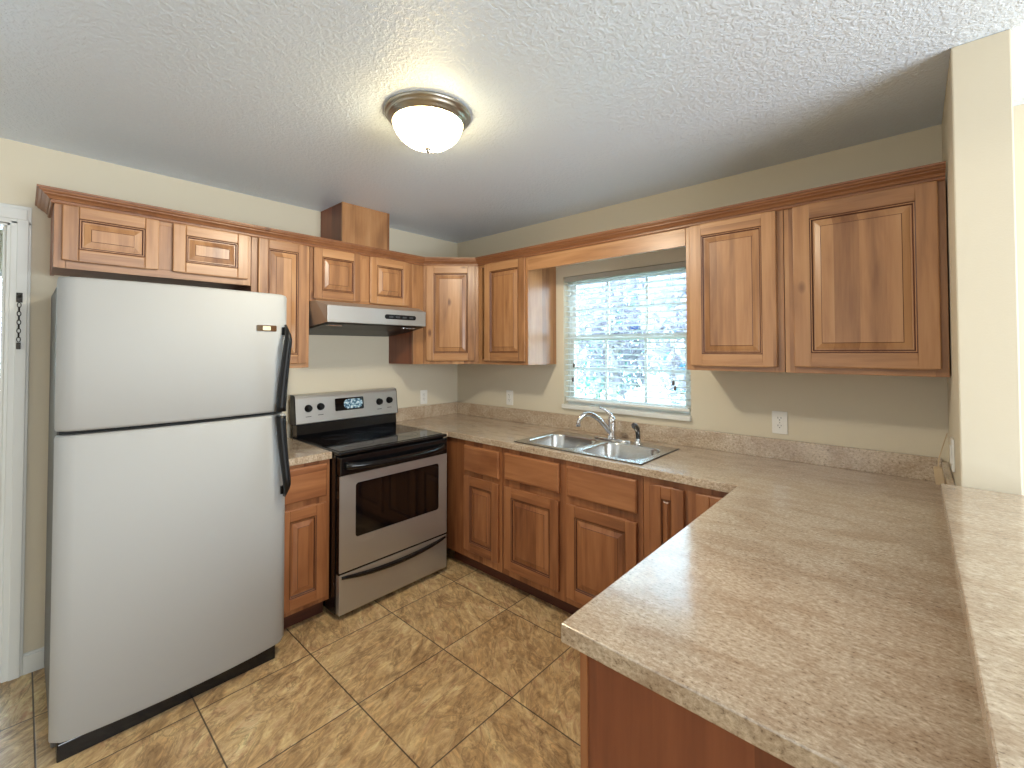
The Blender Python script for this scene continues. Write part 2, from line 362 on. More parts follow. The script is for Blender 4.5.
# blind
HEAD = plain('head_rail_shaded_grey', (178,176,166), .5)  # grey of the rail's unlit room side put into its base colour
bl = thing('window_blind', 'white slatted blind hanging open in the window above the sink', 'blind', (WX0+.012, .022, WZ0+.006))
BW = WX1-WX0-.024; BH = WZ1-WZ0-.008
m = MB(); m.box((0, -.022, BH-.036), (BW, .02, BH), HEAD); m.box((0, -.03, BH-.038), (BW, -.023, BH-.002), HEAD); m.build('head_rail', bl, bevel=.003)
m = MB(); m.box((0, -.018, .018), (BW, .018, .036), PLAS); m.build('bottom_rail', bl, bevel=.005)
N = 22; zs = [.052+(BH-.105)*k/(N-1) for k in range(N)]
sm = None
for k, z in enumerate(zs):
    if sm is None:
        m = MB(); prof = [(-.022, -.0042), (-.011, -.0008), (0, 0), (.011, -.0022), (.022, -.0062)]; th = .0028
        ring0 = [(0, y, zz) for y, zz in prof]+[(0, y, zz-th) for y, zz in reversed(prof)]
        m.loft([ring0, [(BW, y, zz) for _, y, zz in ring0]], SLAT, True, True, True, False)
        sm = m.build('slat', bl); o = sm
    else: o = sm.copy(); C.objects.link(o); o.parent = bl
    o.location = (0, 0, z)
for x in (.10, BW/2, BW-.10):
    m = MB()
    for yy in (-.024, .024): m.tube([(x, yy, .02), (x, yy, BH-.04)], .0009, PLAS, 5)
    m.build('ladder_cord', bl)
for x, zb, nm in ((.075, .19, 'lift_cord'), (.083, .29, 'lift_cord'), (BW-.085, .20, 'lift_cord'), (BW-.075, .17, 'lift_cord')):
    m = MB(); m.tube([(x, -.034, BH-.05), (x, -.034, zb)], .001, PLAS, 5); c = m.build(nm, bl)
    m = MB(); m.lathe([(.002, 0), (.007, -.006), (.008, -.024), (.004, -.03)], plain('cord_tassel', (92,84,78), .5) if 'cord_tassel' not in bpy.data.materials else bpy.data.materials['cord_tassel'], (x, -.034, zb), 10, cap1=True); m.build('tassel', c)
# security sticker on the pane
BLUE = plain('sticker_blue', (36,92,180), .4)
st = thing('window_sticker', 'small blue alarm company sticker with white letters on the window pane', 'sticker', (1.670, .0935, 1.629))
m = MB(); m.prism(rrect(-.028, .028, -.016, .016, .005, 3), 0, .0015, BLUE); m.v = [(x, -z, y) for x, y, z in m.v]; m.build('backing', st)
def text_mesh(txt, size, mat, parent, loc, rot, name='lettering', ext=.0004):
    cu = bpy.data.curves.new(name, 'FONT'); cu.body = txt; cu.size = size; cu.align_x = 'CENTER'; cu.align_y = 'CENTER'; cu.extrude = ext
    t = bpy.data.objects.new(name, cu); C.objects.link(t)
    bpy.context.view_layer.update()
    me = bpy.data.meshes.new_from_object(t.evaluated_get(bpy.context.evaluated_depsgraph_get())); bpy.data.objects.remove(t)
    me.materials.clear(); me.materials.append(mat)
    o = bpy.data.objects.new(name, me); C.objects.link(o); o.parent = parent; o.location = loc; o.rotation_euler = rot; return o
text_mesh('ADT', .025, PLAS, st, (0, -.0022, 0), (PI/2, 0, 0))

# dining and hall windows (behind the camera)
def sash(name, axis, pos, a0, a1, z0, z1, n):
    w = bpy.data.objects.new(name, None); C.objects.link(w); struct(w)
    m = MB(); f = .05
    def b(a, bb, c, d):
        if axis == 'x': m.box((pos-.02, a, c), (pos+.02, bb, d), WHITE)
        else: m.box((a, pos-.02, c), (bb, pos+.02, d), WHITE)
    b(a0, a1, z0, z0+f); b(a0, a1, z1-f, z1)
    for k in range(n+1): x = a0+(a1-a0-f)*k/n; b(x, x+f, z0, z1)
    m.build('window_frame', w); return w
sash('window_2', 'x', RX+.03, -2.80, -.50, .1, 2.2, 2); sash('window_3', 'y', RY-.03, .45, 2.65, .4, 2.3, 3)
sash('window_4', 'x', -2.14, -3.45, -2.45, .92, 2.08, 1)
m = MB(); m.box((RX+.085, -2.80, .1), (RX+.10, -.50, 2.2), PLAS); m.box((.45, RY-.10, .4), (2.65, RY-.085, 2.3), PLAS)
struct(m.build('rear_light_block'))  # unseen opaque panels added to keep sky light out of the rear openings
hb = thing('window_blind', 'white blind seen through the doorway at the far left edge', 'blind', (-2.072, -3.43, .95))
m = MB(); m.box((-.014, 0, 1.085), (.014, .96, 1.12), PLAS); m.build('head_rail', hb); m = MB(); m.box((-.014, 0, 0), (.014, .96, .018), PLAS); m.build('bottom_rail', hb)
m0 = None
for k in range(24):
    if m0 is None: m = MB(); m.box((-.014, 0, -.001), (.014, .96, .001), SLAT); m0 = m.build('slat', hb); o = m0
    else: o = m0.copy(); C.objects.link(o); o.parent = hb
    o.location = (0, 0, .04+k*.0435); o.rotation_euler = (0, math.radians(48), 0)
# door chain on the casing
ch = thing('door_chain', 'dark metal door chain lock hanging on the white doorway casing', 'door chain', (.019, -2.634, 1.728))
IRON = plain('dark_iron', (46,42,38), .4, .8)
m = MB(); m.box((0, -.010, -.032), (.005, .010, .012), IRON); m.lathe([(.006, 0), (.007, .008), (.003, .012)], IRON, (.005, 0, -.004), 12, 'x', cap1=True); m.build('mount', ch, bevel=.001)
lk = None
for k in range(9):
    if lk is None:
        m = MB(); m.tube([(0, .0058*math.cos(a), .0115*math.sin(a)) for a in [2*PI*i/14 for i in range(15)]], .0016, IRON, 6); lk = m.build('link', ch); o = lk
    else: o = lk.copy(); C.objects.link(o); o.parent = ch
    o.location = (.010, 0, -.045-k*.0195); o.rotation_euler = (0, 0, 0 if k % 2 == 0 else PI/2.4)
m = MB(); m.box((.003, -.007, -.245), (.014, .007, -.215), IRON); m.build('slide_bolt', ch, bevel=.002)

# ------------------------------------------------------------------ cabinets
def door(parent, x0, z0, w, h, yf, st=.058, name='door', rz=0, off=None, t=.019, WV=WV, WH=WH):
    """raised-panel door: local x across, front towards -y"""
    m = MB(); e = .0035
    def slab(xa, xb, za, zb, mat):   # board with a softened front edge
        m.box((xa, -t+.001, za), (xb, 0, zb), mat)
    slab(0, st, 0, h, WV); slab(w-st, w, 0, h, WV); slab(st, w-st, 0, st, WH); slab(st, w-st, h-st, h, WH)
    d = m.build(name, parent, loc=(x0, yf, z0) if off is None else off, rotz=rz, bevel=.0035, seg=2)
    # inner moulding, groove and raised field
    p = MB(); xa, xb, za, zb = st-.0005, w-st+.0005, st-.0005, h-st+.0005
    loops = [(0, -t+.001, WV), (.004, -t+.0035, GLZ), (.007, -t+.0035, WV), (.012, -t+.010, GLZ), (.017, -t+.010, WV), (.019, -t+.0085, WV), (.040, -t+.0025, WV), (.042, -t+.001, GLZ)]
    sc = min(1, (min(xb-xa, zb-za)/2-.008)/.042)
    R = [[(xa+i*sc, y, za+i*sc), (xb-i*sc, y, za+i*sc), (xb-i*sc, y, zb-i*sc), (xa+i*sc, y, zb-i*sc)] for i, y, _ in loops]
    for k in range(len(R)-1): p.loft([R[k], R[k+1]], loops[k+1][2], True, smooth=False)
    p.face(R[-1], WV)
    p.face([(a, -.003, c) for a, c in ((xa, za), (xb, za), (xb, zb), (xa, zb))][::-1], WV)
    p.build('raised_panel', d)
    return d
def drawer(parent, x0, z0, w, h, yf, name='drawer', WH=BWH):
    m = MB(); t = .019
    R = [[(a, 0, b) for a, b in ((0,0),(w,0),(w,h),(0,h))], [(a, -t+.006, b) for a, b in ((0,0),(w,0),(w,h),(0,h))],
         [(a, -t+.001, b) for a, b in ((.005,.005),(w-.005,.005),(w-.005,h-.005),(.005,h-.005))], [(a, -t, b) for a, b in ((.009,.009),(w-.009,.009),(w-.009,h-.009),(.009,h-.009))]]
    m.loft(R, WH, True, True, True, False)
    return m.build(name, parent, loc=(x0, yf, z0))
def upper(label, x, w, z0, z1, rot, doors, d=.32, st=.058, name='wall_cabinet', left=VEN, right=VEN, group=None):
    t = thing(name, label, 'cabinet', (x, -.002, z0) if rot == 0 else (.002, x, z0), 0 if rot == 0 else PI/2)
    h = z1-z0; m = MB(); ft = .019; e = .0008
    m.box((e, -d+ft, 0), (.014, 0, h), left); m.box((w-.014, -d+ft, 0), (w-e, 0, h), right); m.box((.014, -d+ft, h-.016), (w-.014, 0, h), WH)
    m.box((.014, -d+ft, .004), (w-.014, 0, .018), VEN); m.box((.014, -.008, .018), (w-.014, 0, h-.016), VEN)
    m.build('body', t)
    # face frame round the doors
    f = MB(); s = .038
    f.box((e, -d, 0), (s, -d+ft, h), WV); f.box((w-s, -d, 0), (w-e, -d+ft, h), WV); f.box((s, -d, 0), (w-s, -d+ft, s), WH); f.box((s, -d, h-s), (w-s, -d+ft, h), WH)
    if len(doors) > 1:
        xm = (doors[0][0]+doors[0][2]+doors[1][0])/2; f.box((xm-s, -d, s), (xm+s, -d+ft, h-s), WV)
    f.build('face_frame', t, bevel=.001)
    for dx, dz, dw, dh in doors: door(t, dx, dz, dw, dh, -d-.0008, st)
    return t
UZ, UT = 1.372, 2.125; DT = 2.105
def drs(x0, z0, specs, zb, zt=DT): return [(a-x0, zb-z0, b-a, zt-zb) for a, b in specs]
upper('wide two-door wooden wall cabinet above the refrigerator', -2.540, .762, 1.833, UT, 1, drs(-2.540, 1.833, [(-2.515, -2.185), (-2.130, -1.795)], 1.866), st=.052)
upper('narrow single-door wooden wall cabinet between refrigerator cabinet and range hood cabinet', -1.777, .320, UZ, UT, 1, drs(-1.777, UZ, [(-1.745, -1.476)], 1.398), st=.052)
upper('short two-door wooden wall cabinet directly above the range hood', -1.456, .754, 1.775, UT, 1, drs(-1.456, 1.775, [(-1.437, -1.125), (-1.060, -.750)], 1.793), st=.052)
# diagonal corner cabinet
cc = thing('corner_wall_cabinet', 'diagonal single-door wooden wall cabinet in the room corner', 'cabinet', (.002, -.002, UZ))
m = MB(); poly = [(0,0), (0,-.70), (.30,-.70), (.30,-.612), (.595,-.315), (.608,-.30), (.608,0)]
m.prism(poly, 0, UT-UZ, VEN); m.build('body', cc)
m = MB(); m.box((.300, -.700, 0), (.319, -.610, UT-UZ), WV); m.build('filler_strip', cc, bevel=.001)
L = math.hypot(.29, .29)
ff = MB(); hh = UT-UZ; s = .03
for a, b in (((0,-.019,0),(s,0,hh)), ((L-s,-.019,0),(L,0,hh)), ((s,-.019,0),(L-s,0,.03)), ((s,-.019,hh-.038),(L-s,0,hh))): ff.box(a, b, WV)
ff.box((s, -.010, .03), (L-s, -.002, hh-.038), VEN)
fo = ff.build('face_frame', cc, loc=(.318-.0134+.002, -.61+.0134, 0), rotz=PI/4, bevel=.001)
door(cc, 0, 0, L-.046, DT-1.398, 0, .056, off=(.318+.023*.7071+.002+.0008, -.61+.023*.7071-.0008, 1.398-UZ), rz=PI/4)
upper('narrow single-door wooden wall cabinet left of the window with daylit side', .612, .488, UZ, UT, 0, drs(.612, UZ, [(.692, 1.084)], 1.398), right=WV)
upper('single-door wooden wall cabinet immediately right of the window', 2.168, .440, UZ, UT, 0, drs(2.168, UZ, [(2.192, 2.580)], 1.396), left=WV)
upper('largest single-door wooden wall cabinet, against the divider wall', 2.609, .526, UZ, UT, 0, drs(2.609, UZ, [(2.646, 3.112)], 1.400), st=.062)
# valance board across the window
vb = MB(); vb.box((1.1005, -.322, 2.014), (2.1675, -.303, 2.125), WH); tag(vb.build('valance_board', bevel=.0015), 'plain wooden valance board bridging the two cabinets over the window', 'valance')
# crown moulding
def sweep(path, prof, mat, name):
    n = len(path); rings = []
    for i in range(n):
        p = Vector(path[i]); d0 = (Vector(path[i])-Vector(path[i-1])).normalized() if i else None; d1 = (Vector(path[i+1])-Vector(path[i])).normalized() if i < n-1 else None
        n0 = Vector((d0.y, -d0.x)) if d0 is not None else None; n1 = Vector((d1.y, -d1.x)) if d1 is not None else None
        if n0 is None: nn = n1
        elif n1 is None: nn = n0
        else: nn = (n0+n1); nn = nn/ (nn.length**2) * 2
        rings.append([(p.x+nn.x*o, p.y+nn.y*o, z) for o, z in prof])
    m = MB(); m.loft(rings, mat, True, True, True, False); return m.build(name)
prof = [(-.002, 2.106), (.006, 2.106), (.009, 2.110), (.009, 2.115), (.006, 2.117), (.006, 2.120), (.013, 2.121), (.016, 2.126), (.020, 2.131), (.027, 2.135), (.032, 2.138), (.032, 2.142), (.036, 2.143), (.041, 2.146), (.043, 2.150), (.043, 2.153), (.050, 2.154), (.050, 2.162), (-.002, 2.162)]
cr = sweep([(.003, -2.542), (.324, -2.542), (.324, -.6125), (.6115, -.3235), (3.134, -.3235)], prof, CRW, 'crown_moulding')
tag(cr, 'dark-edged wooden crown moulding running along the tops of the wall cabinets', 'moulding')
# vent chase on top of the cabinet
vc = thing('vent_chase', 'plain wooden box rising from the hood cabinet to the ceiling', 'vent cover', (.002, -1.245, 2.127))
m = MB(); hc = H-2.127-.001; m.box((0, 0, 0), (.297, .345, hc), VEN); m.build('body', vc)
m = MB(); m.box((.2972, -.001, 0), (.312, .346, hc), WV); m.build('front_board', vc, bevel=.001)

# base cabinets
BD = .592
def base(label, x, w, rot, fronts, x_off=None, right=VEN, left=VEN):
    t = thing('base_cabinet', label, 'cabinet', (x, -.022, 0) if rot == 0 else (.022, x, 0), 0 if rot == 0 else PI/2)
    m = MB(); h = .874; ft = .019; e = .0008
    m.box((e, -BD+ft, .10), (.016, 0, h), left); m.box((w-.016, -BD+ft, .10), (w-e, 0, h), right); m.box((.016, -BD+ft, .10), (w-.016, 0, .116), VEN); m.box((.016, -.008, .116), (w-.016, 0, h), VEN)
    m.build('body', t)
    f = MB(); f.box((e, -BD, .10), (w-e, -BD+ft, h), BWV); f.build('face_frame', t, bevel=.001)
    k = MB(); k.box((e, -BD+.072, 0), (w-e, -BD+.09, .10), TOE); k.build('toe_kick', t)
    for kind, a, b, z0, z1 in fronts:
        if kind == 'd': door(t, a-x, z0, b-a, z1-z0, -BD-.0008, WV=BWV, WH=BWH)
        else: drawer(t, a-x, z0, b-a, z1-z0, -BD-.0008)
    return t
sd = base('narrow wooden base cabinet between refrigerator and stove', -1.760, .298, 1, [('w', -1.738, -1.484, .678, .856), ('d', -1.738, -1.484, .130, .642)])
base('wooden base cabinet with drawer immediately right of the stove', .600, .542, 0, [('w', .796, 1.117, .674, .842), ('d', .796, 1.110, .155, .640)])
base('wide wooden sink base cabinet with two doors under false drawer fronts', 1.1425, .922, 0, [('w', 1.167, 1.576, .686, .846), ('w', 1.629, 2.034, .686, .846), ('d', 1.163, 1.572, .145, .640), ('d', 1.622, 2.034, .140, .640)])
base('wooden corner base cabinet with narrow full-height doors beside the peninsula', 2.065, .463, 0, [('d', 2.101, 2.264, .140, .843), ('d', 2.318, 2.484, .140, .843)])
# peninsula base
pb = thing('peninsula_base_cabinet', 'wooden peninsula base cabinet with plain reddish end panel', 'cabinet', (2.530, -1.842, 0))
PLn = 1.222
m = MB(); m.box((.02, .01, .10), (.60, PLn, .874), VEN); m.box((.075, .01, 0), (.60, PLn, .10), TOE); m.build('body', pb)
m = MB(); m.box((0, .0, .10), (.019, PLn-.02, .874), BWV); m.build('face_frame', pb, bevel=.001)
m = MB(); m.box((.014, -.012, 0), (.606, .0095, .874), VEN); m.build('end_panel', pb)
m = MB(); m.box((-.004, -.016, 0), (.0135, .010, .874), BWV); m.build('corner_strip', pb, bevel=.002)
for a in (.05, .44, .83):
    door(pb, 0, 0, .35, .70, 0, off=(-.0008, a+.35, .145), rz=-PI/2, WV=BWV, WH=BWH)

# ------------------------------------------------------------------ worktops
CZ0, CZ1 = .876, .914
SX0, SX1, SY0, SY1 = 1.219, 2.045, -.595, -.130
xs = [.003, .640, SX0+.02, SX1-.02, 2.490, 3.136]; ys = [-1.874, -.690, -.637, SY0+.02, SY1-.02, -.003]
def fill(i, j):
    cx, cy = (xs[i]+xs[i+1])/2, (ys[j]+ys[j+1])/2
    if cy < -.69: return cx > 2.49
    if cy < -.637: return cx > 2.49 or False
    if i == 2 and j == 3: return False
    return True
wt = thing('worktop', 'mottled beige laminate worktop running past the sink onto the peninsula', 'countertop')
m = MB(); cells(m, xs, ys, fill, CZ0, CZ1, CTR); m.build('top', wt, bevel=.003)
# strip beside the stove behind the front line
m = MB(); m.box((.003, -.692, CZ0), (.640, -.6375, CZ1), CTR); m.build('top_strip', wt)
m = MB(); m.box((.022, -.021, CZ1), (3.116, -.003, 1.016), CTR); m.build('backsplash', wt, bevel=.002)
m = MB(); m.box((.003, -.692, CZ1), (.0215, -.003, 1.016), CTR); m.build('backsplash', wt, bevel=.002)
m = MB(); m.box((3.1165, -1.870, CZ1), (3.1365, -.003, 1.003), CTR); m.build('backsplash', wt, bevel=.0015)
w2 = thing('worktop', 'short laminate worktop on the narrow cabinet between refrigerator and stove', 'countertop')
m = MB(); m.box((.003, -1.762, CZ0), (.640, -1.461, CZ1), CTR); m.build('top', w2, bevel=.003)
m = MB(); m.box((.003, -1.762, CZ1), (.021, -1.461, 1.016), CTR); m.build('backsplash', w2, bevel=.002)
m = MB(); m.box((3.094, -2.0, 1.008), (3.44, -.6525, 1.048), CTR); tag(m.build('bar_top', bevel=.0025), 'raised laminate bar top on the half wall at the right edge', 'countertop')

# ------------------------------------------------------------------ sink
sk = thing('sink', 'double-bowl stainless steel drop-in sink below the window', 'sink', (SX0, SY0, .914))
SW, SD = SX1-SX0, SY1-SY0
def samp(poly_fn, n=64): return poly_fn
def rect_match(x0, x1, y0, y1, r, n=8): return rrect(x0, x1, y0, y1, r, n)
m = MB(); hw = SW/2
for side in (0, 1):
    ox0, ox1 = (0, hw) if side == 0 else (hw, SW)
    ix0, ix1 = (.038, hw-.018) if side == 0 else (hw+.018, SW-.038)
    iy0, iy1 = .034, SD-.095
    def ring(x0, x1, y0, y1, r, z, corner=None):
        return [(x, y, z) for x, y in rrect(x0, x1, y0, y1, r, 8)]
    e = 1e-4
    rings = [ring(ix0-.004, ix1+.004, iy0-.004, iy1+.004, .085, .0065), ring(ix0, ix1, iy0, iy1, .082, .0045), ring(ix0+.004, ix1-.004, iy0+.004, iy1-.004, .08, -.004),
             ring(ix0+.010, ix1-.010, iy0+.010, iy1-.010, .076, -.12), ring(ix0+.022, ix1-.022, iy0+.022, iy1-.022, .066, -.155), ring(ix0+.05, ix1-.05, iy0+.05, iy1-.05, .045, -.168), ring(ix0+.13, ix1-.13, iy0+.12, iy1-.12, .02, -.170)]
    m.loft(rings, SINK, True, False, True)
    # deck from the outer rectangle to the bowl rim
    outer = []
    inner = rings[0]
    cxm, cym = (ox0+ox1)/2, (iy0+iy1)/2
    for x, y, z in inner:
        dx, dy = x-(ix0+ix1)/2, y-cym
        # push out to the rectangle
        tx = ((ox1 if dx > 0 else ox0)-(ix0+ix1)/2)/dx if abs(dx) > 1e-6 else 1e9
        ty = ((SD if dy > 0 else 0)-cym)/dy if abs(dy) > 1e-6 else 1e9
        t_ = min(tx, ty); outer.append(((ix0+ix1)/2+dx*t_, cym+dy*t_, .0065))
    # snap the nearest samples onto the rectangle corners
    for cx_, cy_ in ((ox0, 0), (ox1, 0), (ox1, SD), (ox0, SD)):
        k = min(range(len(outer)), key=lambda i: (outer[i][0]-cx_)**2+(outer[i][1]-cy_)**2); outer[k] = (cx_, cy_, .0065)
    m.loft([outer, inner], SINK, True, smooth=False)
m.box((0, 0, .0002), (SW, .006, .0062), SINK); m.box((0, SD-.006, .0002), (SW, SD, .0062), SINK); m.box((0, 0, .0002), (.006, SD, .0062), SINK); m.box((SW-.006, 0, .0002), (SW, SD, .0062), SINK)
m.build('basin', sk)
m = MB()
for a, b in (((-.003, -.003), (SW+.003, 0)), ((-.003, SD), (SW+.003, SD+.003)), ((-.003, 0), (0, SD)), ((SW, 0), (SW+.003, SD))): m.box((a[0], a[1], 0), (b[0], b[1], .0025), RUB)
m.build('seal', sk)
for cx in (hw/2+.01, hw*1.5-.01):
    m = MB(); m.lathe([(.045, -.1695), (.043, -.166), (.034, -.168), (.028, -.172)], CHROME, (cx, .205, 0), 24, cap1=True); m.lathe([(.030, -.1700), (.024, -.1655), (.004, -.164)], RUB, (cx, .205, 0), 16, cap1=True); m.build('strainer', sk)
# faucet
FX, FY = 1.650, -.176; FZ = .9208
fa = thing('faucet', 'chrome single-lever kitchen faucet with arched spout behind the sink', 'faucet', (FX, FY, FZ))
m = MB()
ell = lambda sx, sy, z: [(sx*math.copysign(abs(math.cos(a))**.7, math.cos(a)), sy*math.sin(a), z) for a in [2*PI*i/36 for i in range(36)]]
m.loft([ell(.125, .030, 0), ell(.125, .030, .006), ell(.115, .022, .011)], CHROME, True, True, True); m.build('base_plate', fa)
m = MB(); m.lathe([(.025, .010), (.024, .03), (.021, .06), (.022, .10), (.024, .125), (.020, .140), (.010, .147)], CHROME, n=28, cap1=True); m.build('body', fa)
dx, dy = -.50, -.866
pts = []; rad = []
for i in range(22):
    u = i/21; s_ = .225*u; z = .045+.150*math.sin(min(u*1.12, 1)*PI*.62)/math.sin(PI*.5) if False else None
cps = [(0, .035), (.045, .085), (.095, .135), (.145, .163), (.190, .162), (.220, .140), (.228, .112)]
def cat(ps, n=5):
    out = []
    for i in range(len(ps)-1):
        p0, p1, p2, p3 = ps[max(i-1, 0)], ps[i], ps[i+1], ps[min(i+2, len(ps)-1)]
        for k in range(n):
            t = k/n; out.append(tuple(.5*((2*p1[j])+(-p0[j]+p2[j])*t+(2*p0[j]-5*p1[j]+4*p2[j]-p3[j])*t*t+(-p0[j]+3*p1[j]-3*p2[j]+p3[j])*t**3) for j in range(len(p1))))
    out.append(ps[-1]); return out
cp = cat(cps); pts = [(dx*s_, dy*s_, z) for s_, z in cp]; nn = len(pts)
m = MB(); m.tube(pts, [.017-.005*i/nn for i in range(nn)], CHROME, 16); sp = m.build('spout', fa)
m = MB(); m.lathe([(.0135, .002), (.0135, -.016), (.010, -.018)], CHROME, (dx*.228, dy*.228, .112), 16, cap1=True); m.build('aerator', sp)
m = MB(); m.tube(cat([(0,0,.140), (-.004,-.006,.156), (-.030,-.030,.184), (-.055,-.052,.200)]), [.013]*3+[.012, .011, .010, .009, .008, .008, .0075, .007, .007, .007, .007, .007, .006], CHROME, 12); m.build('lever', fa)
spz = thing('side_sprayer', 'chrome side sprayer standing right of the faucet', 'sprayer', (1.822, -.176, FZ))
m = MB(); m.lathe([(.026, 0), (.025, .006), (.019, .012), (.015, .03)], CHROME, n=24); m.build('collar', spz)
SPR = plain('dark_chrome', (96,96,98), .14, .9)
m = MB(); m.tube(cat([(0,0,.02), (0,0,.055), (-.003,-.004,.085), (-.010,-.016,.104), (-.016,-.030,.108)]), [.013]*5+[.014]*5+[.017]*5+[.017]*5+[.014], SPR, 14); m.build('head', spz)

# ------------------------------------------------------------------ refrigerator
FY0, FY1 = -2.540, -1.742
fr = thing('refrigerator', 'tall pale stainless top-freezer refrigerator with black handles', 'refrigerator', (.03, FY0, 0), 0)
FW = FY1-FY0
m = MB(); m.box((0, .006, .03), (.665, FW-.026, 1.735), FSIDE); m.build('body', fr, bevel=.006)
m = MB(); m.box((.05, .02, .0), (.715, FW-.045, .064), BLK); m.build('base_grille', fr, bevel=.004)
def fdoor(name, z0, z1):
    m = MB(); rings = []
    N_ = 30; xb = .678-.0; 
    def prof(z, ins, dep):
        pts = []
        for i in range(N_+1):
            u = -1+2*i/N_; y = FW/2+u*(FW/2-ins); bul = .034*(1-abs(u)**2.2)
            edge = .030*max(0, (abs(u)-.90)/.10)**2
            pts.append((.731+dep+bul-edge-.006, y, z))
        return [(xb, FW/2-(FW/2-ins), z)]+pts+[(xb, FW/2+(FW/2-ins), z)]
    rings = [prof(z0, .006, -.014), prof(z0+.004, .002, -.005), prof(z0+.012, 0, 0), prof(z1-.012, 0, 0), prof(z1-.004, .002, -.005), prof(z1, .006, -.014)]
    m.loft(rings, FRG, True, True, True, True)
    o = m.build(name, fr); return o
d1 = fdoor('refrigerator_door', .068, 1.166); d2 = fdoor('freezer_door', 1.180, 1.748)
m = MB(); m.box((.660, .012, .066), (.680, FW-.012, 1.735), RUB); m.build('door_gasket', fr)
m = MB(); m.box((.60, .03, 1.735), (.70, .085, 1.752), RUB); m.build('hinge_cap', fr, bevel=.004)
def handle(parent, z0, z1, flip):
    pts = []; n = 18
    m = MB(); rings = []
    for i in range(n+1):
        u = i/n; z = z0+(z1-z0)*u; k = u if flip else 1-u     # k = 1 at the free tip
        yc = FW-.048+.028*k**1.2; xo = .742+(.052*math.sin((1-k)/.2*PI/2) if k > .8 else .052-.022*math.sin((.8-k)/.8*PI/2))
        hwid = (.021-.006*k) if k < .80 else .0155*(1-(k-.80)/.20)+.0025; th = .013
        rings.append([(xo-th, yc-hwid, z), (xo, yc-hwid*.85, z), (xo+th*.6, yc-hwid*.3, z), (xo+th*.6, yc+hwid*.5, z), (xo, yc+hwid, z), (xo-th, yc+hwid, z)])
    m.loft(rings, BLKP, True, True, True, True)
    zt = z1-.055 if flip else z0+.02
    a, b = (z1-.05, z1-.012) if flip else (z0+.012, z0+.05)
    m.box((.695, FW-.034, a), (.735, FW-.016, b), BLKP)
    a, b = (z0+.0, z0+.03) if flip else (z1-.03, z1)
    m.box((.725, FW-.056, a), (.760, FW-.040, b), BLKP)
    return m.build('handle', parent)
handle(d2, 1.184, 1.600, True); handle(d1, .770, 1.162, False)
m = MB(); m.prism(rrect(0, .092, -.014, .014, .004, 3), 0, .004, CHROME); m.v = [(z, x, y) for x, y, z in m.v]; bd = m.build('badge', d2, loc=(.7475, .645, 1.580))
bd.rotation_euler = (0, 0, math.radians(7.5))
m = MB(); m.prism(rrect(.028, .064, -.010, .010, .002, 3), .004, .0046, plain('badge_cream', (232,222,186), .4)); m.v = [(z, x, y) for x, y, z in m.v]; m.build('badge_field', bd)

# ------------------------------------------------------------------ stove
SY = -1.456; sv = thing('stove', 'freestanding electric range with stainless oven door and black glass cooktop', 'stove', (.025, SY, 0), PI/2)
w = .754; dB = .655   # local x across, -y to the front
m = MB(); m.box((.0, -dB+.012, .03), (w, -.02, .895), BLK); m.box((.03, -dB+.06, 0), (w-.03, -.05, .03), BLK); m.build('body', sv)
m = MB(); m.box((-.001, -.685, .895), (w+.001, -.02, .914), BLK); ct = m.build('cooktop', sv, bevel=.008, seg=3)
m = MB(); m.box((.02, -.655, .9142), (w-.02, -.10, .9165), GLS); gt = m.build('glass_top', ct, bevel=.001)
RING = plain('burner_print', (70,72,78), .25)
for bx, by, br in ((.20, -.50, .105), (.55, -.50, .085), (.20, -.235, .085), (.55, -.235, .105), (.375, -.20, .05)):
    m = MB(); m.lathe([(br, .9166), (br, .9169), (br-.003, .9169), (br-.003, .9166)], RING, (bx, by, 0), 48)
    m.lathe([(br*.6, .9166), (br*.6, .9169), (br*.6-.0015, .9169), (br*.6-.0015, .9166)], RING, (bx, by, 0), 40); m.build('burner_ring', ct)
# oven door
od = MB(); y0, y1 = -dB+.010, -.685
wx0, wx1, wz0, wz1 = .098, w-.070, .432, .733
D = [(.004, w-.004), (.262, .785)]
od.box((.004, y1+.004, .262), (w-.004, y0, .785), BLK)
outer = [(x, z) for x, z in rrect(.004, w-.004, .262, .785, .004, 5)]; inner = [(x, z) for x, z in rrect(wx0, wx1, wz0, wz1, .018, 5)]
od.loft([[(x, y1+.004, z) for x, z in outer], [(x, y1, z) for x, z in outer], [(x, y1, z) for x, z in inner], [(x, y1+.005, z) for x, z in inner]], STEEL, True, smooth=False)
do = od.build('oven_door', sv)
m = MB(); g = rrect(wx0+.001, wx1-.001, wz0+.001, wz1-.001, .017, 5); m.loft([[(x, y1+.0045, z) for x, z in g], [(x, y1+.0015, z) for x, z in g]], GLS, True, True, True, False); m.build('window_border', do)
g2 = rrect(wx0+.04, wx1-.03, wz0+.03, wz1-.022, .006, 4); m = MB(); m.loft([[(x, y1+.0014, z) for x, z in g2], [(x, y1+.0011, z) for x, z in g2]], OGL, True, True, True, False); m.build('oven_glass', do)
m = MB(); m.box((.004, -.690, .787), (w-.004, y0, .888), BLK); m.build('top_panel', do, bevel=.006)
# oven handle: wide black bar bowed outwards
m = MB(); rings = []
for i in range(25):
    u = -1+2*i/24; x = w/2+u*(w/2-.030); yo = -.695-.040*(1-abs(u)**3.5); zz = .838-.012*(1-u*u)
    rings.append([(x, yo+a, zz+b) for a, b in ((.010, .022), (-.006, .020), (-.016, .010), (-.018, -.004), (-.012, -.016), (.008, -.018))])
m.loft(rings, BLK, True, True, True); m.build('door_handle', do)
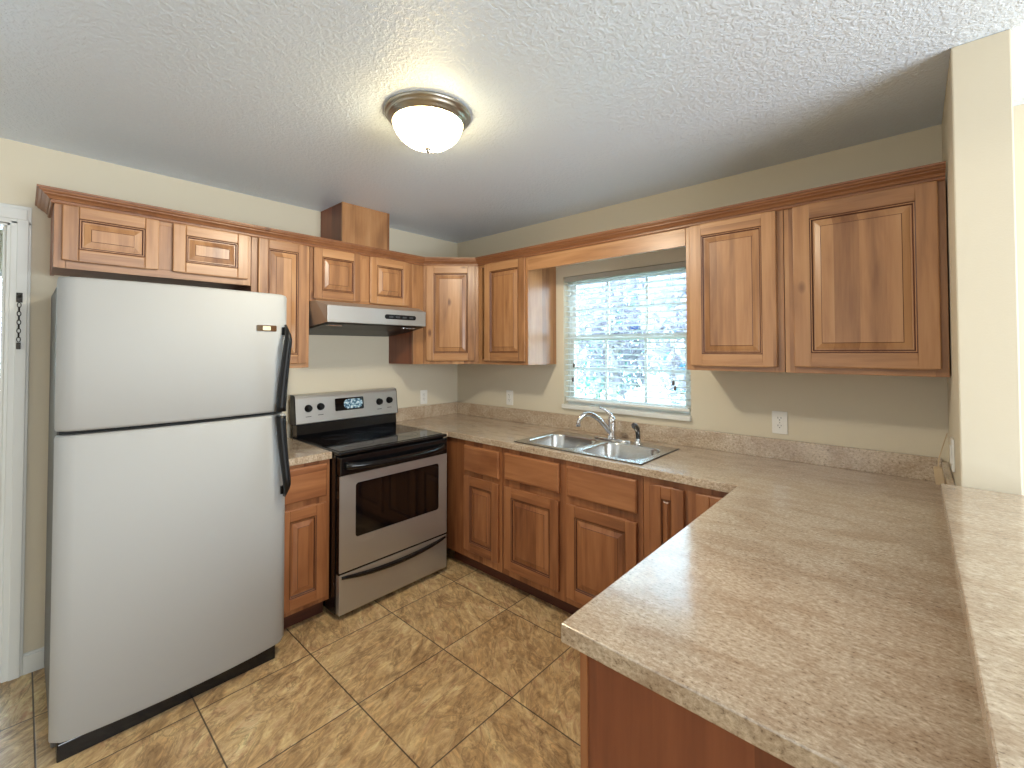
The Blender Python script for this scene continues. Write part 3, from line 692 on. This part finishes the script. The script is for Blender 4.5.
# storage drawer
m = MB(); m.box((.004, -.685, .034), (w-.004, y0, .250), STEEL); dw = m.build('storage_drawer', sv, bevel=.003)
m = MB(); rings = []
for i in range(31):
    u = -1+2*i/30; x = w/2+u*(w/2-.018); z = .234-.032*(1-u*u); hh = .010+.005*(1-u*u); yo = -.686-.010*(1-u**4)
    rings.append([(x, -.683, z+hh), (x, yo, z+hh*.8), (x, yo-.006, z), (x, yo, z-hh*.8), (x, -.683, z-hh)])
m.loft(rings, BLK, True, True, True); m.build('drawer_handle', dw)
m = MB(); m.box((.003, -.681, .2505), (w-.003, y0, .2615), BLK); m.build('gap_trim', sv)
# back guard
def slant(pts, zz): return pts
BG = MB(); sec = [(-.02, .914), (-.100, .914), (-.104, .935), (-.098, .998), (-.02, .998)]
BG.loft([[(.012, y, z) for y, z in sec], [(w-.012, y, z) for y, z in sec]], BLK, True, True, True, False); bg = BG.build('back_guard', sv, bevel=.004)
cpn = MB(); sec = [(-.02, 1.000), (-.098, 1.000), (-.106, 1.006), (-.104, 1.02), (-.086, 1.165), (-.078, 1.181), (-.060, 1.187), (-.02, 1.187)]
cpn.loft([[(x, y, z) for y, z in sec] for x in (.006, w-.006)], STEEL, True, False, False, False)
cp_ = cpn.build('control_panel', sv)
for a, b in ((0, .0062), (w-.0062, w)):
    m = MB(); m.loft([[(x, y, z) for y, z in sec] for x in (a, b)], BLKP, True, True, True, False); m.build('end_cap', cp_, bevel=.002)
ta = math.atan2(.018, .145)
def on_panel(x, z): return (x, -.104+(z-1.02)/.145*.018, z)
for x, z in ((.085, 1.098), (.165, 1.103), (w-.155, 1.098), (w-.072, 1.103)):
    m = MB(); m.lathe([(.024, .001), (.024, .006), (.019, .008), (.018, .026), (.015, .030)], BLKP, (0,0,0), 24, '-y', cap1=True); m.box((-.004, -.038, -.018), (.004, -.026, .018), BLKP)
    k = m.build('knob', cp_, loc=on_panel(x, z)); k.rotation_euler = (-ta, 0, 0)
    m = MB(); m.box((-.018, -.0012, -.003), (.018, 0, .002), plain('panel_print', (92,92,92), .5) if 'panel_print' not in bpy.data.materials else bpy.data.materials['panel_print']); k2 = m.build('dial_print', cp_, loc=on_panel(x, z-.052)); k2.rotation_euler = (-ta, 0, 0)
m = MB(); m.prism(rrect(0, .210, 0, .085, .008, 3), 0, .003, GLS); m.v = [(x, -z, y) for x, y, z in m.v]; ds = m.build('display', cp_, loc=on_panel(.265, 1.062)); ds.rotation_euler = (-ta, 0, 0)
def dispmat():
    t = NT('display_reflection'); nz = t.noise(t.obj(), 70, 2); t.l(t.ramp(nz, [(.42, s2l((60,92,120))), (.55, s2l((150,190,210))), (.65, s2l((225,238,242)))]), t.b.inputs['Base Color']); t.b.inputs['Roughness'].default_value = .2; return t.mat  # bluish reflected light painted into the right part of the display
m = MB(); m.prism(rrect(.062, .200, .010, .075, .030, 5), .003, .0042, dispmat()); m.v = [(x, -z, y) for x, y, z in m.v]; m.build('reflecting_display', ds)

# ------------------------------------------------------------------ range hood
rh = thing('range_hood', 'stainless under-cabinet range hood with black underside above the stove', 'range hood', (.003, -1.454, 1.586), PI/2)
w = .748
HD = .500
HP = plain('hood_side_metal', (150,120,100), .3, .9)
m = MB()
def hs(x, ins): return [(x, 0, 0), (x, 0, .187), (x, -.40, .187), (x+ins, -HD+.006, .156), (x+ins, -HD+.002, .056), (x, -.30, .030)]
ra, rb = hs(0, .024), hs(w, -.024)
m.loft([ra, rb], STEEL, True, True, True, False); m.build('canopy', rh)
m = MB(); f0 = [(.024, -HD, .055), (w-.024, -HD, .055), (w-.024, -HD-.003, .142), (.024, -HD-.003, .142)]
m.box((.022, -HD-.006, .054), (w-.022, -HD+.004, .157), STEEL); fp = m.build('front_panel', rh, bevel=.004)
m = MB(); m.prism(rrect(.400, .640, .092, .122, .014, 5), 0, .003, BLKP); m.v = [(x, -z-HD-.006, y) for x, y, z in m.v]; cs = m.build('control_strip', fp)
for k in range(4):
    m = MB(); m.box((.430+k*.052, -HD-.0115, .101), (.460+k*.052, -HD-.009, .113), plain('hood_button', (60,62,66), .4) if 'hood_button' not in bpy.data.materials else bpy.data.materials['hood_button']); m.build('button', cs)
m = MB(); m.loft([[(.01, -.01, -.003), (.01, -.31, .026), (.03, -HD+.006, .051)], [(w-.01, -.01, -.003), (w-.01, -.31, .026), (w-.03, -HD+.006, .051)]], BLKP, False, smooth=False)
m.loft([[(.01, -.01, -.006), (.01, -.31, .023), (.03, -HD+.006, .048)], [(w-.01, -.01, -.006), (w-.01, -.31, .023), (w-.03, -HD+.006, .048)]], BLKP, False, smooth=False); m.build('underside_pan', rh)
for x in (.10, w-.12):
    m = MB(); m.box((x-.045, -.445, .036), (x+.045, -.415, .045), CHROME); m.build('light_lens', rh, bevel=.003)

# ------------------------------------------------------------------ ceiling light
LX, LY = 1.584, -1.526
cl = thing('ceiling_light', 'flush ceiling light with glowing alabaster glass bowl and nickel rim', 'ceiling light', (LX, LY, H))
m = MB(); m.lathe([(.160, -.001), (.171, -.003), (.174, -.009), (.170, -.016), (.164, -.018), (.163, -.024), (.156, -.030), (.147, -.036), (.143, -.046), (.141, -.045), (.140, -.006)], NICKEL, n=56); m.build('rim', cl)
BOWL = emis('alabaster_glow', (255,243,205), 27.0, True)
m = MB(); m.lathe([(.139, -.044), (.136, -.060), (.127, -.081), (.111, -.101), (.087, -.119), (.055, -.132), (.022, -.138), (.004, -.139)], BOWL, n=56, cap1=True); m.build('glass_bowl', cl)
m = MB(); m.lathe([(.004, -.137), (.013, -.140), (.012, -.146), (.006, -.149), (.008, -.154), (.002, -.160)], NICKEL, n=20, cap1=True); m.build('finial', cl)
pl = bpy.data.lights.new('bulb', 'SPOT'); pl.energy = 34; pl.color = (1.0, .93, .80); pl.shadow_soft_size = .05; pl.spot_size = math.radians(178); pl.spot_blend = .15
po = bpy.data.objects.new('bulb_light', pl); C.objects.link(po); po.parent = cl; po.location = (0, 0, -.168)

# ------------------------------------------------------------------ outlets, switch, adapter
def outlet(label, loc, rot, horizontal=False):
    t = thing('outlet', label, 'outlet', loc, rot)
    m = MB(); m.prism(rrect(-.035, .035, -.0575, .0575, .004, 3), 0, .005, PLAS); m.v = [(x, -z, y) for x, y, z in m.v]; m.build('cover_plate', t, bevel=.0015)
    for s_ in (-1, 1):
        zc = s_*.0195; m = MB(); m.prism([(x, y+zc) for x, y in rrect(-.017, .017, -.0135, .0135, .011, 5)], .005, .0068, PLAS); m.v = [(x, -z, y) for x, y, z in m.v]; r = m.build('receptacle', t)
        m = MB(); m.box((-.0085, -.0073, zc+.0005), (-.006, -.0067, zc+.009), SLOT); m.box((.0055, -.0073, zc+.0015), (.008, -.0067, zc+.009), SLOT)
        m.lathe([(.0028, .0067), (.0028, .0073)], SLOT, (0, 0, zc-.006), 12, '-y', cap1=True); m.build('slots', r)
    m = MB(); m.lathe([(.003, .005), (.0028, .0065)], NICKEL, (0,0,0), 10, '-y', cap1=True); m.build('screw', t)
outlet('white duplex outlet on the window wall right of the window', (2.520, -.001, 1.100), 0)
outlet('white outlet on the window wall between room corner and window', (.639, -.001, 1.095), 0)
outlet('white outlet on the stove wall between stove and room corner', (.001, -.369, 1.085), PI/2)
sw = thing('switch_plate', 'white switch plate on the divider wall seen nearly edge-on', 'switch', (3.138, -.36, 1.095), -PI/2)
m = MB(); m.prism(rrect(-.035, .035, -.0575, .0575, .004, 3), 0, .006, PLAS); m.v = [(x, -z, y) for x, y, z in m.v]; m.build('cover_plate', sw)
for x in (0,): m = MB(); m.box((x-.0165, -.010, -.033), (x+.0165, -.006, .033), PLAS); m.build('rocker', sw, bevel=.002)
ad = thing('cord_adapter', 'small beige plug-in box on a thin cord beside the divider wall', 'adapter', (3.098, -.30, 1.030))
m = MB(); m.box((-.014, -.019, -.062), (.012, .019, .0), BEIGE); b_ = m.build('housing', ad, bevel=.003); b_.rotation_euler = (0, math.radians(-6), 0)
m = MB(); m.tube(cat([(0, 0, -.002), (.003, .012, .03), (.016, .05, .075), (.030, .09, .12)]), .0018, BEIGE, 8); m.build('cord', ad)

# ------------------------------------------------------------------ outdoors behind the window
GRS = NT('garden_grass'); GRS.l(GRS.ramp(GRS.noise(GRS.obj(), 5, 5), [(.3, s2l((112,132,104))), (.7, s2l((150,164,136)))]), GRS.b.inputs['Base Color'])
m = MB(); m.box((-12, .3, -.5), (16, 22, -.35), GRS.mat); struct(m.build('ground'))
BARK = NT('pale_bark'); BARK.l(BARK.ramp(BARK.noise(BARK.mapping(BARK.obj(), (6,6,1.5)), 3, 4), [(.35, s2l((150,140,128))), (.65, s2l((214,206,194)))]), BARK.b.inputs['Base Color'])
def leafmat(name, a, b):
    t = NT(name); t.l(t.ramp(t.noise(t.obj(), 2.2, 3), [(.35, s2l(a)), (.65, s2l(b))]), t.b.inputs['Base Color']); t.b.inputs['Roughness'].default_value = .5
    tl = t.n('ShaderNodeBsdfTranslucent'); tl.inputs[0].default_value = s2l(b); mx = t.n('ShaderNodeMixShader'); mx.inputs[0].default_value = .35
    t.l(t.b.outputs[0], mx.inputs[1]); t.l(tl.outputs[0], mx.inputs[2]); t.l(mx.outputs[0], t.t.nodes['Material Output'].inputs[0]); return t.mat
LV = [leafmat('leaf_green', (58,124,112), (120,178,160)), leafmat('leaf_blue_green', (62,124,156), (124,182,210)), leafmat('leaf_rosy', (134,128,140), (182,174,182))]
def tree(x, y, h, r, mat, label, n=2400, low=.25):
    t = thing('tree', label, 'tree', (x, y, -.35))
    m = MB(); m.tube(cat([(0,0,0), (.06,.03,h*.3), (-.05,.02,h*.6), (.02,0,h*.85)], 4), [.11-.006*i for i in range(13)], BARK.mat, 10)
    for k in range(6):
        a = k*1.9; z = h*(.38+.07*k); m.tube([(0,0,z), (r*.35*math.cos(a), r*.35*math.sin(a), z+h*.10), (r*.65*math.cos(a), r*.65*math.sin(a), z+h*.16)], [.045, .03, .012], BARK.mat, 7)
    m.build('trunk', t)
    f = MB()
    for _ in range(n):
        while True:
            p = Vector((random.uniform(-1,1), random.uniform(-1,1), random.uniform(-1,1)))
            if .25 < p.length < 1: break
        c = Vector((p.x*r, p.y*r, h*(low+(1-low)/2)+p.z*h*(1-low)/2)); a = Vector((random.gauss(0,1), random.gauss(0,1), random.gauss(0,1))).normalized(); b = a.cross(Vector((.3,.5,.8))).normalized()
        s_ = random.uniform(.08, .17); f.face([c-a*s_, c+b*s_*.45, c+a*s_, c-b*s_*.45], mat)
    f.build('foliage', t)
tree(.4, 5.6, 4.0, 1.25, LV[2], 'rosy-leaved tree outside, nearest the right half of the window', low=.15)
tree(-2.2, 6.6, 4.3, 1.25, LV[2], 'rosy-leaved tree outside, behind the left half of the window', low=.15)
tree(-.9, 9.6, 4.9, 1.4, LV[1], 'blue-green tree outside, in the middle distance of the window view', 3000, .05)
tree(1.9, 8.6, 4.7, 1.35, LV[0], 'green tree outside, at the right edge of the window view', low=.1)
tree(-4.3, 9.4, 4.9, 1.8, LV[0], 'wide low green tree outside, at the left edge of the window view', 3200, .05)
tree(-2.6, 13.4, 5.8, 2.3, LV[1], 'broad blue-green tree outside, at the back of the garden', 3600, .02)
tree(1.9, 12.8, 5.6, 2.0, LV[1], 'far blue-green tree outside, behind the green one', 3000, .02)
# repeats share a group phrase
for o in C.objects:
    if o.parent or 'category' not in o: continue
    n = o.name.split('.')[0]
    g = {'wall_cabinet': 'wooden wall cabinets', 'corner_wall_cabinet': 'wooden wall cabinets', 'base_cabinet': 'wooden base cabinets', 'peninsula_base_cabinet': 'wooden base cabinets',
         'outlet': 'white wall outlets', 'tree': 'trees outside the kitchen window', 'worktop': 'laminate worktops', 'bar_top': 'laminate worktops'}.get(n)
    if g: o['group'] = g
